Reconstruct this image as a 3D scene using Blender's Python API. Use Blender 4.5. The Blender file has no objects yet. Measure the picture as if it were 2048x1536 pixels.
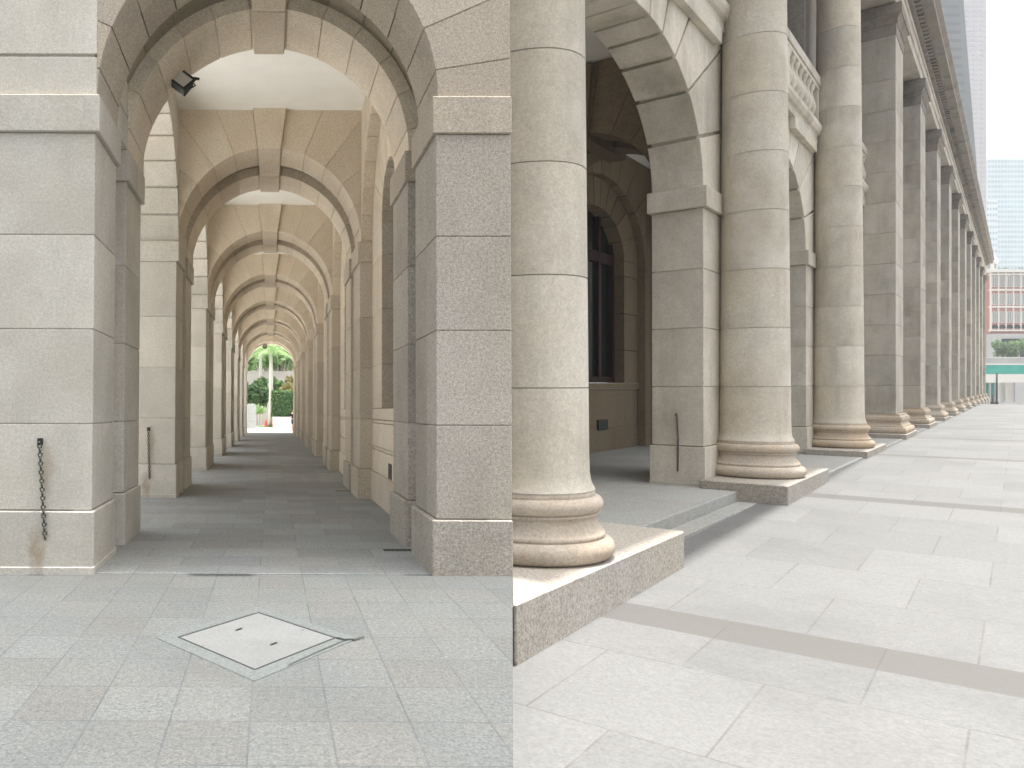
import bpy, math, random
from mathutils import Matrix, Vector
random.seed(7)
R = math.radians
S = bpy.context.scene
COL = S.collection

# ------------------------------------------------------------------ camera
F, PX, PY = 1600.0, 542.0, 778.0          # focal length and principal point of the 2048 px wide photograph
CAMZ = 1.55
cd = bpy.data.cameras.new('camera'); cam = bpy.data.objects.new('camera', cd); COL.objects.link(cam)
cam.location = (0, 0, CAMZ); cam.rotation_euler = (R(90), 0, 0)
cd.sensor_width = 36; cd.lens = F / 2048 * 36
cd.shift_x = (1024 - PX) / 2048; cd.shift_y = (PY - 768) / 2048
cd.clip_start = 0.05; cd.clip_end = 5000
S.camera = cam
S.cycles.max_bounces = 12; S.cycles.diffuse_bounces = 8
S.render.resolution_x = 1024; S.render.resolution_y = 768
S.view_settings.view_transform = 'Standard'; S.view_settings.look = 'None'
S.view_settings.gamma = 1.0; S.view_settings.exposure = 1.58
try: S.view_settings.use_curve_mapping = False
except Exception: pass

# ------------------------------------------------------------------ frames (each building's own axes)
def frame(y, zx=0.0):
    y = Vector(y).normalized(); z = Vector((zx, 0, 1)); z = (z - y * z.dot(y)).normalized()
    x = y.cross(z)
    m = Matrix((x, y, z)).transposed().to_4x4()
    return Matrix.Translation((0, 0, CAMZ)) @ m
ML = frame((0, 1, -44 / F), 0.004)
MR = frame((1500 / F, 1, 8 / F))
H = 1.55
D1, L = 7.62, 6.61                        # arcade: first pier, bay
T = 2.1                                    # module of the colonnade
B = 5.65
BL = ML @ Matrix.Translation((0, D1, -H))
BR = MR @ Matrix.Translation((-2.19 * T, 4.8 * T, -1.0 * T))
def W(px, v, Y):                           # where a far thing stands in the world
    return Vector(((px - PX) / F * Y, Y, CAMZ + (PY - v) / F * Y))

# ------------------------------------------------------------------ sun and sky
xR = MR.to_3x3() @ Vector((1, 0, 0))
sdir = Vector((0.064, 0.023, 1)).normalized()
sd = bpy.data.lights.new('sun', 'SUN'); sun = bpy.data.objects.new('sun', sd); COL.objects.link(sun)
sd.energy = 3.0; sd.angle = R(0.9); sd.color = (1.0, 0.98, 0.945)
sun.location = (0, -5, 40)
sun.rotation_euler = sdir.to_track_quat('Z', 'Y').to_euler()
w = bpy.data.worlds.new('World'); S.world = w; w.use_nodes = True
nt = w.node_tree; nt.nodes.clear()
sky = nt.nodes.new('ShaderNodeTexSky'); sky.sky_type = 'NISHITA'; sky.sun_disc = False
sky.sun_elevation = math.asin(sdir.z); sky.sun_rotation = math.atan2(sdir.x, sdir.y)
sky.air_density = 1.0; sky.dust_density = 6.0; sky.ozone_density = 0.5
hs = nt.nodes.new('ShaderNodeHueSaturation'); hs.inputs['Saturation'].default_value = 0.22
hs.inputs['Value'].default_value = 1.0
bg = nt.nodes.new('ShaderNodeBackground'); bg.inputs['Strength'].default_value = 0.125
wo = nt.nodes.new('ShaderNodeOutputWorld')
nt.links.new(sky.outputs[0], hs.inputs['Color']); nt.links.new(hs.outputs[0], bg.inputs[0]); nt.links.new(bg.outputs[0], wo.inputs[0])

# ------------------------------------------------------------------ materials
def mat_new(name):
    m = bpy.data.materials.new(name); m.use_nodes = True
    n = m.node_tree; b = n.nodes['Principled BSDF']
    return m, n, b
def nd(n, t, **k):
    x = n.nodes.new(t)
    for a, v in k.items():
        if a in ('operation', 'blend_type', 'data_type', 'offset', 'squash', 'attribute_name', 'attribute_type', 'offset_frequency', 'squash_frequency', 'feature'): setattr(x, a, v)
    return x
def mixc(n, fac, a, b, mode='MIX'):
    x = n.nodes.new('ShaderNodeMix'); x.data_type = 'RGBA'; x.blend_type = mode
    for s, v in ((x.inputs[0], fac), (x.inputs[6], a), (x.inputs[7], b)):
        if hasattr(v, 'links') or hasattr(v, 'is_output'): n.links.new(v, s)
        elif isinstance(v, (int, float)): s.default_value = v
        else: s.default_value = (*v, 1) if len(v) == 3 else v
    return x.outputs[2]
def mth(n, op, a, b=None, c=None):
    x = n.nodes.new('ShaderNodeMath'); x.operation = op
    for i, v in enumerate((a, b, c)):
        if v is None: continue
        if isinstance(v, (int, float)): x.inputs[i].default_value = v
        else: n.links.new(v, x.inputs[i])
    return x.outputs[0]
def rng(n, v, a, b, c=0.0, d=1.0):
    x = n.nodes.new('ShaderNodeMapRange'); x.clamp = True
    n.links.new(v, x.inputs[0])
    for i, q in enumerate((a, b, c, d)): x.inputs[i + 1].default_value = q
    return x.outputs[0]
def noise(n, vec, sc, det=3, rough=.6, scale_vec=None):
    if scale_vec:
        mp = n.nodes.new('ShaderNodeMapping'); mp.inputs['Scale'].default_value = scale_vec
        n.links.new(vec, mp.inputs[0]); vec = mp.outputs[0]
    x = n.nodes.new('ShaderNodeTexNoise'); x.inputs['Scale'].default_value = sc
    x.inputs['Detail'].default_value = det; x.inputs['Roughness'].default_value = rough
    n.links.new(vec, x.inputs['Vector']); return x.outputs['Fac']

def granite(name, col, dark=0.55, warm=(.33, .25, .16), speck=170, speck_amt=.35, stain=.35, rough=.85, bump=.25, streak=.25, tint=.10, extra=None, sc=1.0, mot=.30, spots=0, weather=0):
    m, n, b = mat_new(name)
    tc = n.nodes.new('ShaderNodeTexCoord').outputs['Object']
    oi = n.nodes.new('ShaderNodeObjectInfo').outputs['Random']
    at = nd(n, 'ShaderNodeAttribute', attribute_name='tint').outputs['Fac']
    off = n.nodes.new('ShaderNodeVectorMath'); off.operation = 'ADD'
    cb = n.nodes.new('ShaderNodeCombineXYZ'); n.links.new(mth(n, 'MULTIPLY', oi, 37.0), cb.inputs[0]); n.links.new(mth(n, 'MULTIPLY', at, 19.0), cb.inputs[2])
    n.links.new(tc, off.inputs[0]); n.links.new(cb.outputs[0], off.inputs[1]); v = off.outputs[0]
    c = mixc(n, rng(n, noise(n, v, .9 / sc, 4, .6), .35, .7, 0, stain), col, warm)
    c = mixc(n, rng(n, noise(n, v, 3.1 / sc, 5, .65), .45, .75, 0, mot), c, tuple(q * .72 for q in col))
    c = mixc(n, rng(n, noise(n, v, 1.6 / sc, 4, .6, (1, 1, .16)), .5, .72, 0, streak), c, tuple(q * dark for q in col))
    sp1 = noise(n, tc, speck / sc, 2, .7); sp2 = noise(n, tc, speck * .42 / sc, 3, .75)
    g = mth(n, 'ADD', mth(n, 'MULTIPLY', rng(n, sp1, .3, .7, -1, 1), speck_amt), mth(n, 'MULTIPLY', rng(n, sp2, .3, .7, -1, 1), speck_amt * .8))
    t = mth(n, 'ADD', mth(n, 'MULTIPLY', mth(n, 'SUBTRACT', at, .5), tint * 2), 1.0)
    f = mth(n, 'MULTIPLY', mth(n, 'ADD', g, 1.0), t)
    vm = n.nodes.new('ShaderNodeVectorMath'); vm.operation = 'SCALE'; n.links.new(c, vm.inputs[0]); n.links.new(f, vm.inputs['Scale'])
    c = vm.outputs[0]
    if weather:
        wv = noise(n, v, .55 / sc, 5, .65); wz = noise(n, v, 2.4 / sc, 5, .6, (1, 1, .07))
        c = mixc(n, mth(n, 'MULTIPLY', rng(n, wv, .46, .66, 0, 1), rng(n, wz, .40, .62, .25, weather)), c, tuple(q * k_w for q, k_w in zip(col, (.50, .48, .43))))
        c = mixc(n, mth(n, 'MULTIPLY', rng(n, noise(n, v, .8 / sc, 4, .6), .55, .72, 0, weather * .6), 1.0), c, tuple(min(.8, q * 1.25) for q in (col[0], col[1], col[2] * 1.05)))
    if spots:
        vo = n.nodes.new('ShaderNodeTexVoronoi'); vo.inputs['Scale'].default_value = spots; n.links.new(tc, vo.inputs['Vector'])
        sc_ = n.nodes.new('ShaderNodeSeparateColor'); n.links.new(vo.outputs['Color'], sc_.inputs[0])
        ms = mth(n, 'MULTIPLY', rng(n, vo.outputs['Distance'], .012 * spots, .02 * spots, 1, 0), rng(n, sc_.outputs[0], .55, .9, 0, .7))
        c = mixc(n, ms, c, tuple(q * .35 for q in col))
        c = mixc(n, mth(n, 'MULTIPLY', rng(n, noise(n, tc, .35, 6, .7), .48, .68, 0, .42), 1.0), c, tuple(q * .66 for q in col))
    if extra: c = extra(n, tc, c)
    n.links.new(c, b.inputs['Base Color']); b.inputs['Roughness'].default_value = rough
    b.inputs['Specular IOR Level'].default_value = .25
    bp = n.nodes.new('ShaderNodeBump'); bp.inputs['Strength'].default_value = bump; bp.inputs['Distance'].default_value = .01
    hgt = mth(n, 'ADD', sp2, mth(n, 'MULTIPLY', noise(n, v, 9 / sc, 4, .6), .8))
    n.links.new(hgt, bp.inputs['Height']); n.links.new(bp.outputs[0], b.inputs['Normal'])
    return m
def plain(name, col, rough=.7, metal=0, nz=.12, sc=8, spec=.3, bump=0):
    m, n, b = mat_new(name); tc = n.nodes.new('ShaderNodeTexCoord').outputs['Object']
    f = rng(n, noise(n, tc, sc, 4), .3, .7, 0, 1)
    c = mixc(n, f, tuple(q * (1 - nz) for q in col), tuple(min(1, q * (1 + nz)) for q in col))
    n.links.new(c, b.inputs['Base Color']); b.inputs['Roughness'].default_value = rough; b.inputs['Metallic'].default_value = metal
    b.inputs['Specular IOR Level'].default_value = spec
    if bump:
        bp = n.nodes.new('ShaderNodeBump'); bp.inputs['Strength'].default_value = bump; bp.inputs['Distance'].default_value = .02
        n.links.new(noise(n, tc, sc * 3, 4), bp.inputs['Height']); n.links.new(bp.outputs[0], b.inputs['Normal'])
    return m

def joints(u, v, su, sv, ou, ov, wd, amt, stagger=0.0, col=(.10, .11, .11), tone=.16, band=None, uvfn=None, hue_=.22):
    """paving joints and per-slab tone, in the sheet's own coordinates"""
    def ex(n, tc, c):
        s = n.nodes.new('ShaderNodeSeparateXYZ'); n.links.new(tc, s.inputs[0])
        a = mth(n, 'DIVIDE', mth(n, 'SUBTRACT', s.outputs[v], ov), sv); row = mth(n, 'FLOOR', a)
        fa = mth(n, 'SUBTRACT', a, row)
        uu = mth(n, 'ADD', mth(n, 'DIVIDE', mth(n, 'SUBTRACT', s.outputs[u], ou), su), mth(n, 'MULTIPLY', mth(n, 'FLOORED_MODULO', row, 2.0), stagger))
        cl = mth(n, 'FLOOR', uu); fu = mth(n, 'SUBTRACT', uu, cl)
        da = mth(n, 'MULTIPLY', mth(n, 'MINIMUM', fa, mth(n, 'SUBTRACT', 1.0, fa)), sv)
        du = mth(n, 'MULTIPLY', mth(n, 'MINIMUM', fu, mth(n, 'SUBTRACT', 1.0, fu)), su)
        d = mth(n, 'MINIMUM', da, du)
        ji = rng(n, d, wd * .5, wd, 1, 0)
        ji = mth(n, 'MULTIPLY', ji, rng(n, noise(n, tc, 1.3, 3), .35, .62, amt * .25, amt))
        cb = n.nodes.new('ShaderNodeCombineXYZ'); n.links.new(cl, cb.inputs[0]); n.links.new(row, cb.inputs[1])
        wn = n.nodes.new('ShaderNodeTexWhiteNoise'); wn.noise_dimensions = '3D'; n.links.new(cb.outputs[0], wn.inputs['Vector'])
        vm = n.nodes.new('ShaderNodeVectorMath'); vm.operation = 'SCALE'; n.links.new(c, vm.inputs[0])
        n.links.new(rng(n, wn.outputs['Value'], 0, 1, 1 - tone, 1 + tone * .5), vm.inputs['Scale']); c = vm.outputs[0]
        hue = n.nodes.new('ShaderNodeSeparateColor'); n.links.new(wn.outputs['Color'], hue.inputs[0])
        c = mixc(n, rng(n, hue.outputs[1], .55, 1, 0, hue_), c, mixc(n, 1.0, c, (1.08, .93, .84), 'MULTIPLY'))
        if band:
            p, o, wdt, bc = band
            q = mth(n, 'FLOORED_MODULO', mth(n, 'SUBTRACT', s.outputs[v], o), p)
            c = mixc(n, mth(n, 'MULTIPLY', mth(n, 'LESS_THAN', q, wdt), .8), c, bc)
        return mixc(n, ji, c, col)
    return ex

def rust(n, tc, c):
    s = n.nodes.new('ShaderNodeSeparateXYZ'); n.links.new(tc, s.inputs[0])
    wob = mth(n, 'MULTIPLY', mth(n, 'SUBTRACT', noise(n, tc, 7, 4), .5), .22)
    def spot(x, z, rx, rz):
        dx = mth(n, 'DIVIDE', mth(n, 'SUBTRACT', mth(n, 'ADD', s.outputs[0], wob), x), rx); dz = mth(n, 'DIVIDE', mth(n, 'SUBTRACT', s.outputs[2], z), rz)
        return rng(n, mth(n, 'SQRT', mth(n, 'ADD', mth(n, 'POWER', mth(n, 'ABSOLUTE', dx), 2.0), mth(n, 'POWER', mth(n, 'ABSOLUTE', dz), 2.0))), .2, 1.0, 1, 0)
    c = mixc(n, mth(n, 'MULTIPLY', spot(-2.21, .22, .10, .30), .55), c, (.27, .19, .10))
    return mixc(n, mth(n, 'MULTIPLY', spot(-2.13, .95, .09, .40), .45), c, (.32, .24, .15))
G_L = granite('granite_left_lit_tone', (.60, .575, .515), warm=(.55, .48, .37), speck=75, speck_amt=.16, stain=.35, streak=.30, tint=.07, weather=.28, extra=rust)  # paler left piers: the light from the left is put into the stone colour
G_R = granite('granite_speckled', (.41, .38, .33), warm=(.38, .325, .25), weather=.35, speck=85, speck_amt=.36, stain=.4, streak=.18, tint=.08)  # coarse speckle; shade of the first right pier put into a darker colour
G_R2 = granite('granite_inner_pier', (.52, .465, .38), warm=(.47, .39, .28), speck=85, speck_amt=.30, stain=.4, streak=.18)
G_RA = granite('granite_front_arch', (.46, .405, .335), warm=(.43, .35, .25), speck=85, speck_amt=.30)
G_A = granite('granite_arch', (.67, .60, .495), warm=(.58, .465, .325), speck=70, speck_amt=.20, stain=.55, streak=.15)
G_C = granite('granite_column', (.60, .56, .485), warm=(.50, .42, .30), speck=60, speck_amt=.12, stain=.5, streak=.65, dark=.6, mot=.4, tint=.10, weather=.75, sc=1.6)
G_PW = granite('granite_pilaster', (.50, .47, .415), warm=(.43, .355, .25), speck=60, speck_amt=.12, stain=.5, streak=.7, dark=.55, mot=.4, tint=.08, sc=1.6, weather=.8)
G_B = granite('granite_base', (.50, .445, .375), warm=(.45, .33, .205), speck=42, speck_amt=.15, stain=.8, streak=.2, sc=1.2)
G_D = granite('granite_sunk_band', (.30, .26, .20), warm=(.24, .21, .14), speck=70, speck_amt=.2, stain=.6, streak=.4)  # darker granite for the sunk band of the cross arches
G_P = granite('granite_plinth', (.385, .36, .325), warm=(.36, .30, .22), speck=62, speck_amt=.30, stain=.5, sc=1.6)
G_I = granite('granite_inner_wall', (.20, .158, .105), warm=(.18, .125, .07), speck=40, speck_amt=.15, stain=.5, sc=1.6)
G_E = granite('granite_weathered', (.27, .25, .225), warm=(.25, .19, .12), speck=30, speck_amt=.15, stain=.6, streak=.8, dark=.4, sc=2)
FLOOR = granite('paving_terrace', (.098, .104, .103), warm=(.120, .110, .096), spots=2.2, mot=.25, speck=70, speck_amt=.30, stain=.3, streak=.0, tint=0,
                extra=joints(0, 1, .4, .5, -.1, .04, .0065, .85, 0, (.050, .058, .062), .085))
PLAZA = granite('paving_plaza', (.162, .162, .157), warm=(.150, .148, .141), spots=1.1, mot=.10, speck=55, speck_amt=.12, stain=.3, streak=0, tint=0, sc=1.6,
                extra=joints(0, 1, .66 * T, .88 * T, -.14 * T, 4.82 * T, .012, .55, .5, (.078, .073, .064), .085, band=(B * T, 4.45 * T, .37 * T, (.104, .100, .092)), hue_=.04))
PLASTER = plain('white_plaster', (.93, .93, .90), .9, nz=.03, sc=2)
DARKMETAL = plain('dark_metal', (.035, .04, .038), .5, .3, .3, 30)
RUSTY = plain('corroded_metal', (.10, .105, .085), .8, .2, .5, 60)
GLASSL = plain('lamp_glass', (.62, .60, .56), .15, 0, .05, 5, .5)
PANE = plain('dark_pane', (.010, .012, .012), .2, 0, .2, 4, .2)
REDWOOD = plain('red_wood', (.022, .007, .005), .5, 0, .25, 6)
COVER = granite('manhole_slab', (.140, .143, .142), warm=(.135, .134, .128), spots=6, speck=110, speck_amt=.12, stain=.2, streak=0, tint=0)
COVFR = granite('manhole_surround', (.104, .112, .110), warm=(.102, .108, .100), speck=90, speck_amt=.22, stain=.3, streak=0, tint=0)

# ------------------------------------------------------------------ mesh builder
class MB:
    def __init__(s): s.v = []; s.f = []; s.t = []; s.sm = []
    def add(s, vs, fs, tint=None, smooth=False):
        o = len(s.v); s.v += [tuple(p) for p in vs]
        tint = random.random() if tint is None else tint
        for f in fs: s.f.append([o + i for i in f]); s.t.append(tint); s.sm.append(smooth)
    def box(s, x0, x1, y0, y1, z0, z1, tint=None):
        s.add([(x0, y0, z0), (x1, y0, z0), (x1, y1, z0), (x0, y1, z0), (x0, y0, z1), (x1, y0, z1), (x1, y1, z1), (x0, y1, z1)],
              [(0, 3, 2, 1), (4, 5, 6, 7), (0, 1, 5, 4), (1, 2, 6, 5), (2, 3, 7, 6), (3, 0, 4, 7)], tint)
    def prism(s, poly, a, b, axis, tint=None):
        """poly in the plane across `axis` (x: (y,z); y: (x,z); z: (x,y)), swept from a to b"""
        def P(p, q):
            return {'x': (q, p[0], p[1]), 'y': (p[0], q, p[1]), 'z': (p[0], p[1], q)}[axis]
        n = len(poly); area = sum(poly[i][0] * poly[(i + 1) % n][1] - poly[(i + 1) % n][0] * poly[i][1] for i in range(n))
        if (area < 0) != (axis == 'y'): poly = poly[::-1]
        vs = [P(p, a) for p in poly] + [P(p, b) for p in poly]
        fs = [list(range(n))[::-1], list(range(n, 2 * n))] + [(i, (i + 1) % n, n + (i + 1) % n, n + i) for i in range(n)]
        s.add(vs, fs, tint)
    def lathe(s, prof, seg=48, cx=0, cy=0, z0=0, a0=0, a1=2 * math.pi, tint=None, smooth=True, cap=False):
        full = abs(a1 - a0 - 2 * math.pi) < 1e-6; m = seg if full else seg + 1
        vs = []
        for r, z in prof:
            for i in range(m):
                a = a0 + (a1 - a0) * i / seg; vs.append((cx + r * math.cos(a), cy + r * math.sin(a), z0 + z))
        fs = []
        for j in range(len(prof) - 1):
            for i in range(seg):
                k = (i + 1) % m
                fs.append((j * m + i, j * m + k, (j + 1) * m + k, (j + 1) * m + i))
        s.add(vs, fs, tint, smooth)
        if cap:
            s.add([vs[i] for i in range(m)], [list(range(m))[::-1]], tint); s.add([vs[(len(prof) - 1) * m + i] for i in range(m)], [list(range(m))], tint)
    def squarelathe(s, prof, hx, hy, tint=None):
        """mouldings round a rectangular pier: prof = (overhang, z)"""
        vs = []
        for r, z in prof: vs += [(-hx - r, -hy - r, z), (hx + r, -hy - r, z), (hx + r, hy + r, z), (-hx - r, hy + r, z)]
        fs = [(4 * j + i, 4 * j + (i + 1) % 4, 4 * j + 4 + (i + 1) % 4, 4 * j + 4 + i) for j in range(len(prof) - 1) for i in range(4)]
        n = 4 * (len(prof) - 1); fs += [(3, 2, 1, 0), (n, n + 1, n + 2, n + 3)]
        s.add(vs, fs, tint)
    def tube(s, pts, r, seg=8, tint=None):
        pts = [Vector(p) for p in pts]; rs = r if isinstance(r, (list, tuple)) else [r] * len(pts)
        vs = []
        for i, p in enumerate(pts):
            d = (pts[min(i + 1, len(pts) - 1)] - pts[max(i - 1, 0)]).normalized()
            u = d.orthogonal().normalized() if abs(d.z) > .9 else Vector((0, 0, 1)).cross(d).normalized()
            if abs(d.z) > .9: u = Vector((1, 0, 0)) - d * d.x; u.normalize()
            q = d.cross(u)
            for k in range(seg):
                a = 2 * math.pi * k / seg; vs.append(p + (u * math.cos(a) + q * math.sin(a)) * rs[i])
        fs = [(i * seg + k, i * seg + (k + 1) % seg, (i + 1) * seg + (k + 1) % seg, (i + 1) * seg + k) for i in range(len(pts) - 1) for k in range(seg)]
        fs += [list(range(seg))[::-1], list(range((len(pts) - 1) * seg, len(pts) * seg))]
        s.add(vs, fs, tint, True)
    def build(s, name, mat, parent=None, bevel=0, scale=1.0, loc=None):
        me = bpy.data.meshes.new(name)
        me.from_pydata([(x * scale, y * scale, z * scale) for x, y, z in s.v], [], s.f)
        me.materials.append(mat)
        at = me.attributes.new('tint', 'FLOAT', 'FACE'); at.data.foreach_set('value', s.t)
        me.polygons.foreach_set('use_smooth', s.sm)
        me.update()
        o = bpy.data.objects.new(name, me); COL.objects.link(o)
        if parent: o.parent = parent
        if loc: o.location = loc
        if bevel:
            md = o.modifiers.new('bevel', 'BEVEL'); md.width = bevel; md.segments = 1; md.limit_method = 'ANGLE'; md.angle_limit = R(40)
        return o

def courses(mb, x0, x1, y0, y1, zs, gap=.010, inset=.012, core=True):
    for a, b in zip(zs[:-1], zs[1:]): mb.box(x0, x1, y0, y1, a + gap / 2, b - gap / 2)
    if core: mb.box(x0 + inset, x1 - inset, y0 + inset, y1 - inset, zs[0] + .001, zs[-1] - .001, .1)

def arch(mb, c, zs, a, b, u0, u1, ztop, w0, w1, axis, angs, gap=.010, inset=.012, core=True, nseg=6):
    """wall over an arch: voussoirs cut from the curve (half axes a, b) out to the wall's edges; the depth runs w0..w1"""
    def inner(t, aa, bb): r = aa * bb / math.hypot(bb * math.cos(t), aa * math.sin(t)); return (c + r * math.cos(t), zs + r * math.sin(t))
    def rout(t):
        co, si = math.cos(t), math.sin(t); r = 1e9
        if co > 1e-6: r = min(r, (u1 - c) / co)
        if co < -1e-6: r = min(r, (u0 - c) / co)
        if si > 1e-6: r = min(r, (ztop - zs) / si)
        return (c + r * co, zs + r * si)
    tc1, tc0 = math.atan2(ztop - zs, u1 - c), math.atan2(ztop - zs, u0 - c)
    def cell(t1, t2, aa, bb, g, wa, wb, tint=None):
        n = max(2, int(nseg * (t2 - t1) / .26)); ts = [t1 + (t2 - t1) * i / n for i in range(n + 1)]
        inn = [inner(t, aa, bb) for t in ts]; out = [rout(t1)]
        for tc_, cr in ((tc1, (u1, ztop)), (tc0, (u0, ztop))):
            if t1 + 1e-4 < tc_ < t2 - 1e-4: out.append(cr)
        out.append(rout(t2))
        if g:
            def sh(p, t, s): return (p[0] - math.sin(t) * g / 2 * s, max(zs + .0005, p[1] + math.cos(t) * g / 2 * s))
            if t1 > .001: inn[0] = sh(inn[0], t1, 1); out[0] = sh(out[0], t1, 1)
            if t2 < math.pi - .001: inn[-1] = sh(inn[-1], t2, -1); out[-1] = sh(out[-1], t2, -1)
            fx = lambda p: (min(max(p[0], u0), u1), min(p[1], ztop)); inn = [fx(p) for p in inn]; out = [fx(p) for p in out]
        mb.prism(inn + out[::-1], wa, wb, axis, tint)
    for t1, t2 in zip(angs[:-1], angs[1:]): cell(t1, t2, a, b, gap, w0, w1)
    if core: 
        for t1, t2 in zip((0, math.pi / 2), (math.pi / 2, math.pi)): cell(t1, t2, a + inset, b + inset, 0, w0 + inset, w1 - inset, .1)

def tag(o, label=None, cat=None, group=None, kind=None):
    if label: o['label'] = label
    if cat: o['category'] = cat
    if group: o['group'] = group
    if kind: o['kind'] = kind
    return o
def empty(name, m, label, cat, group=None):
    o = bpy.data.objects.new(name, None); COL.objects.link(o); o.matrix_world = m; o.empty_display_size = .3
    return tag(o, label, cat, group)
def put(o, m, label=None, cat=None, group=None, kind=None): o.matrix_world = m; return tag(o, label, cat, group, kind)
def copy_part(o, parent, loc):
    c = o.copy(); COL.objects.link(c); c.parent = parent; c.location = loc; return c

# ------------------------------------------------------------------ ground
LB = ML @ Matrix.Translation((0, 0, -H))
g = MB(); g.box(-850, 850, -55, 850, -.5, 0, .5)
put(g.build('ground', plain('distant_ground', (.30, .30, .27), .9)), Matrix.Translation((0, 0, -6.5)), kind='structure')
k_ = (1023.2 - PX) / F
g = MB()
g.prism([(-60, -8), (2.0, -8), (2.0, 2.6), (k_ * 3.2, 3.2), (k_ * 8.15, 8.15), (2.0, 8.15), (2.0, 58), (24, 62), (24, 72 + 80), (-60, 152)], -3.2, 0, 'z', .5)
put(g.build('terrace', FLOOR), LB @ Matrix.Identity(4), kind='structure')
pave = MB(); pave.box(-60, -3.06, 7.8, 58, .002, .03, .5); pave.box(-30, 22, 58, 151, .002, .03, .5)  # side sheet unseen, added pale to bounce light into the arcade; far sheet seen
PAVE = granite('paving_pale', (.76, .74, .70), warm=(.72, .70, .65), speck=40, speck_amt=.08, stain=.2, streak=0, tint=0, extra=joints(0, 1, 1.2, 1.2, 0, 0, .012, .5, .5, (.3, .3, .28), .05))
put(pave.build('bounce_pavement', PAVE), LB.copy(), kind='structure')
pf = MB(); pf.box(-3.05, 2.05, D1 + .02, 57.9, -.05, .005, .5)
put(pf.build('passage_floor', granite('paving_passage', (.29, .31, .31), warm=(.30, .285, .255), speck=60, speck_amt=.2, stain=.6, streak=0, tint=0, extra=joints(0, 1, .8, .5, -.1, .04, .008, .6, .5, (.13, .14, .14), .12))), LB.copy(), kind='structure')
# plaza rises gently towards the far end of the colonnade
g = MB(); rows = [(-14, -1.58), (3.5, -1.285), (15.2, -1.105), (130, -1.10)]
vs = []; 
for y, z in rows: vs += [(-3.2 * T if y < 5 else -2.6 * T, y * T, z * T), (140, y * T, z * T)]
vs += [(x, y, z - .4) for x, y, z in vs]
n = len(rows) * 2
fs = [(2 * i, 2 * i + 1, 2 * i + 3, 2 * i + 2) for i in range(len(rows) - 1)]
# keep the plaza clear of the terrace: cut its near left corner along the terrace wall
import bmesh
me = bpy.data.meshes.new('plaza')
poly = [(-1.62, 3.45), (-2.6, 4.6), (-2.6, 15.2), (-2.6, 60), (66, 60), (66, 15.2), (66, -10), (-0.9, -10), (-.9, -.5), (-.28, .35)]
def zg(y):
    for (a, za), (b, zb) in zip(rows[:-1], rows[1:]):
        if y <= b: return za + (zb - za) * (y - a) / (b - a)
    return rows[-1][1]
bm = bmesh.new()
# near corner of the plaza follows the terrace wall (the wall runs through the camera's foot)
MRi = MR.inverted()
def plz(X, Y):
    p = MRi @ Vector((X, Y, CAMZ)); return (p.x / T, p.y / T)
near = [plz(k_ * 8.15 - .02, 8.15), plz(2.0, 8.16), plz(k_ * 3.2 - .05, 3.2)[0:2]]
poly = [plz(2.2, 8.6), plz(1.9, 12.0), (-2.7, 6.5), (-2.7, 15.2), (-2.7, 62), (66, 62), (66, 15.2), (66, 3.5), (66, -10), plz(2.0, -8), plz(1.95, 2.5), plz(k_ * 3.1 - .03, 3.1)]
vv = [bm.verts.new((x * T, y * T, zg(y) * T)) for x, y in poly]
f = bm.faces.new(vv); 
bmesh.ops.bisect_plane(bm, geom=bm.verts[:] + bm.edges[:] + bm.faces[:], plane_co=(0, 3.5 * T, 0), plane_no=(0, 1, 0))
bmesh.ops.bisect_plane(bm, geom=bm.verts[:] + bm.edges[:] + bm.faces[:], plane_co=(0, 15.2 * T, 0), plane_no=(0, 1, 0))
for v in bm.verts: v.co.z = zg(v.co.y / T) * T
bmesh.ops.recalc_face_normals(bm, faces=bm.faces)
for f in bm.faces:
    if f.normal.z < 0: f.normal_flip()
bm.to_mesh(me); bm.free(); me.materials.append(PLAZA)
pz = bpy.data.objects.new('plaza', me); COL.objects.link(pz); put(pz, MR.copy(), kind='structure')

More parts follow.
